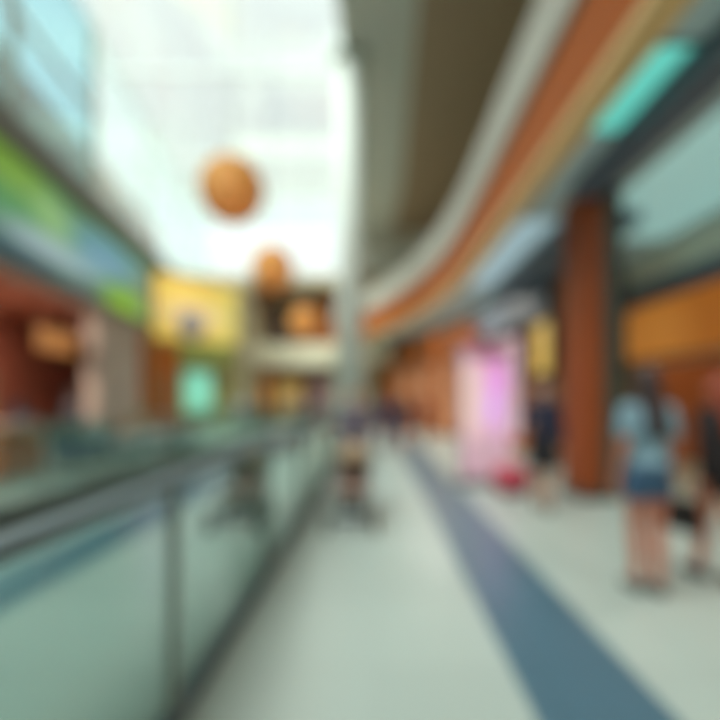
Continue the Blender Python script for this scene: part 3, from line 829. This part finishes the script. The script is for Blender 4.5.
person('person in plum clothes on the far side, right of the one in mauve', (-3.1, 25.2, 0), 2.9, 1.62, (128, 90, 100), (104, 92, 104), (50, 40, 36), 'trousers', 'long', 'long', .2, 'relaxed', SKIN, (50, 50, 54), .022)

def hand_bag(label, loc, rz, c):
    t = thing('handbag', label, 'handbag', loc, rz)
    MB().add([(-.17, -.06, 0), (.17, -.06, 0), (.17, .06, 0), (-.17, .06, 0), (-.13, -.03, .26), (.13, -.03, .26), (.13, .03, .26), (-.13, .03, .26)], [(3, 2, 1, 0), (4, 5, 6, 7), (0, 1, 5, 4), (1, 2, 6, 5), (2, 3, 7, 6), (3, 0, 4, 7)]).build('pouch', mat('bag %d' % c[0], c, .5), t, .02)
    MB().tube([(-.09, 0, .24), (-.08, 0, .4), (0, 0, .46), (.08, 0, .4), (.09, 0, .24)], .008, 8).build('strap', mat('bag %d' % c[0], c, .5), t)
hand_bag('black handbag held by the person in black at the right edge', (2.575, 4.03, .41), .3 + PI / 2, (30, 24, 24))

# ================================================================ LAMPS
def downlight(label, x, y, z, e, col=(1, .93, .82), group='added fill downlights'):
    t = thing('downlight', label, 'ceiling light', (x, y, z), 0, group)
    MB().lathe([(.15, -.03), (.15, 0), (.12, 0), (.12, -.03)], 20).build('trim_ring', M_frame, t)
    MB().lathe([(.115, -.018), (.115, -.008)], 20).build('lens', M_lamp, t)
    l = bpy.data.lights.new('downlight_lamp', 'AREA'); l.shape = 'DISK'; l.size = .22; l.energy = e; l.color = col
    o = bpy.data.objects.new('downlight_lamp', l); C.objects.link(o); o.parent = t; o.location = (0, 0, -.04)
words_n = ['nearest', 'second', 'third', 'fourth', 'fifth', 'farthest']
for i, y in enumerate((.6, 2.4, 4.2, 15.4, 18.0, 20.6)):
    downlight('%s added fill downlight along the right gallery soffit' % words_n[i], (3.54 if y < 9 else rimx(y) + 1.0), y, 4.72, 28, (1, .95, .88))  # fill lamps added to brighten the right gallery
for i, y in enumerate((3.0, 6.0, 9.6)):
    downlight('%s recessed downlight inside the right-hand shop' % ['nearest', 'middle', 'farthest'][i], 7.2, y, 3.55, 30, (1, .72, .4), 'downlights in the right shop')
for i, y in enumerate((7.5, 10.5, 13.5)):
    a = fac(y, 1.6)
    downlight('%s recessed downlight inside the left shop' % ['nearest', 'middle', 'farthest'][i], a[0], a[1], 4.35, 100, (1, .84, .68), 'downlights in the left shop')
def light_panel(label, x0, x1, y0, y1, m_):
    cx, cy = (x0 + x1) / 2, (y0 + y1) / 2; a, b = (x1 - x0) / 2, (y1 - y0) / 2
    t = thing('glowing_soffit_panel', label, 'ceiling light', (cx, cy, 4.72))
    MB().box(-a, a, -b, b, -.02, 0).build('diffuser', m_, t)
    fm = MB()
    for q in (-1, 1):
        fm.box(-a - .04, a + .04, q * b - .02, q * b + .02, -.03, 0); fm.box(q * a - .02, q * a + .02, -b, b, -.03, 0)
    fm.build('frame', M_steel, t)
light_panel('small teal-lit panel in the gallery soffit, before the timber column', 2.5, 2.91, 4.3, 5.75, M_teallamp)
light_panel('long pale teal glowing panel added to the soffit before the right-hand shop', 3.75, 5.8, 3.4, 9.6, mat('pale teal added glow', (170, 214, 210), .4, emis=(160, 206, 204), es=.36))  # glowing sheet added to brighten the dark soffit here
light_panel('narrow pale blue glowing panel added to the soffit beyond the timber column', 2.5, 3.3, 8.4, 13.6, mat('pale blue added glow', (176, 204, 214), .4, emis=(166, 200, 214), es=.35))  # second added glow sheet, gives the soffit its cool brightness

# daylight
w = bpy.data.worlds.new('overcast sky'); scene.world = w; w.use_nodes = True
nt = w.node_tree; bg = nt.nodes['Background']
bg.inputs[0].default_value = (.98, 1.0, 1.0, 1); bg.inputs[1].default_value = 1.05
sun = bpy.data.lights.new('hazy_sun', 'SUN'); sun.energy = 6.6; sun.angle = 1.0; sun.color = (1, .985, .97)
so = bpy.data.objects.new('hazy_sun', sun); C.objects.link(so); so.rotation_euler = (math.radians(25), math.radians(-15), 0)

# ================================================================ CAMERA
cam = bpy.data.cameras.new('camera'); co = bpy.data.objects.new('camera', cam); C.objects.link(co)
co.location = (0, 0, 1.5); co.rotation_euler = (PI / 2, 0, 0)
cam.sensor_width = 36; cam.lens = 24; cam.shift_x = -15 / 720; cam.shift_y = 40 / 720
cam.clip_start = .05; cam.clip_end = 200
cam.dof.use_dof = True; cam.dof.focus_distance = .3; cam.dof.aperture_fstop = 1.3   # wide open, focused right in front of the lens
scene.camera = co
scene.view_settings.view_transform = 'Standard'; scene.view_settings.look = 'None'
scene.view_settings.exposure = 0.4; scene.view_settings.gamma = 1
scene.view_settings.use_curve_mapping = False
scene.cycles.max_bounces = 10; scene.cycles.diffuse_bounces = 6; scene.cycles.transparent_max_bounces = 16
scene.cycles.use_denoising = True
scene.cycles.sample_clamp_indirect = 6
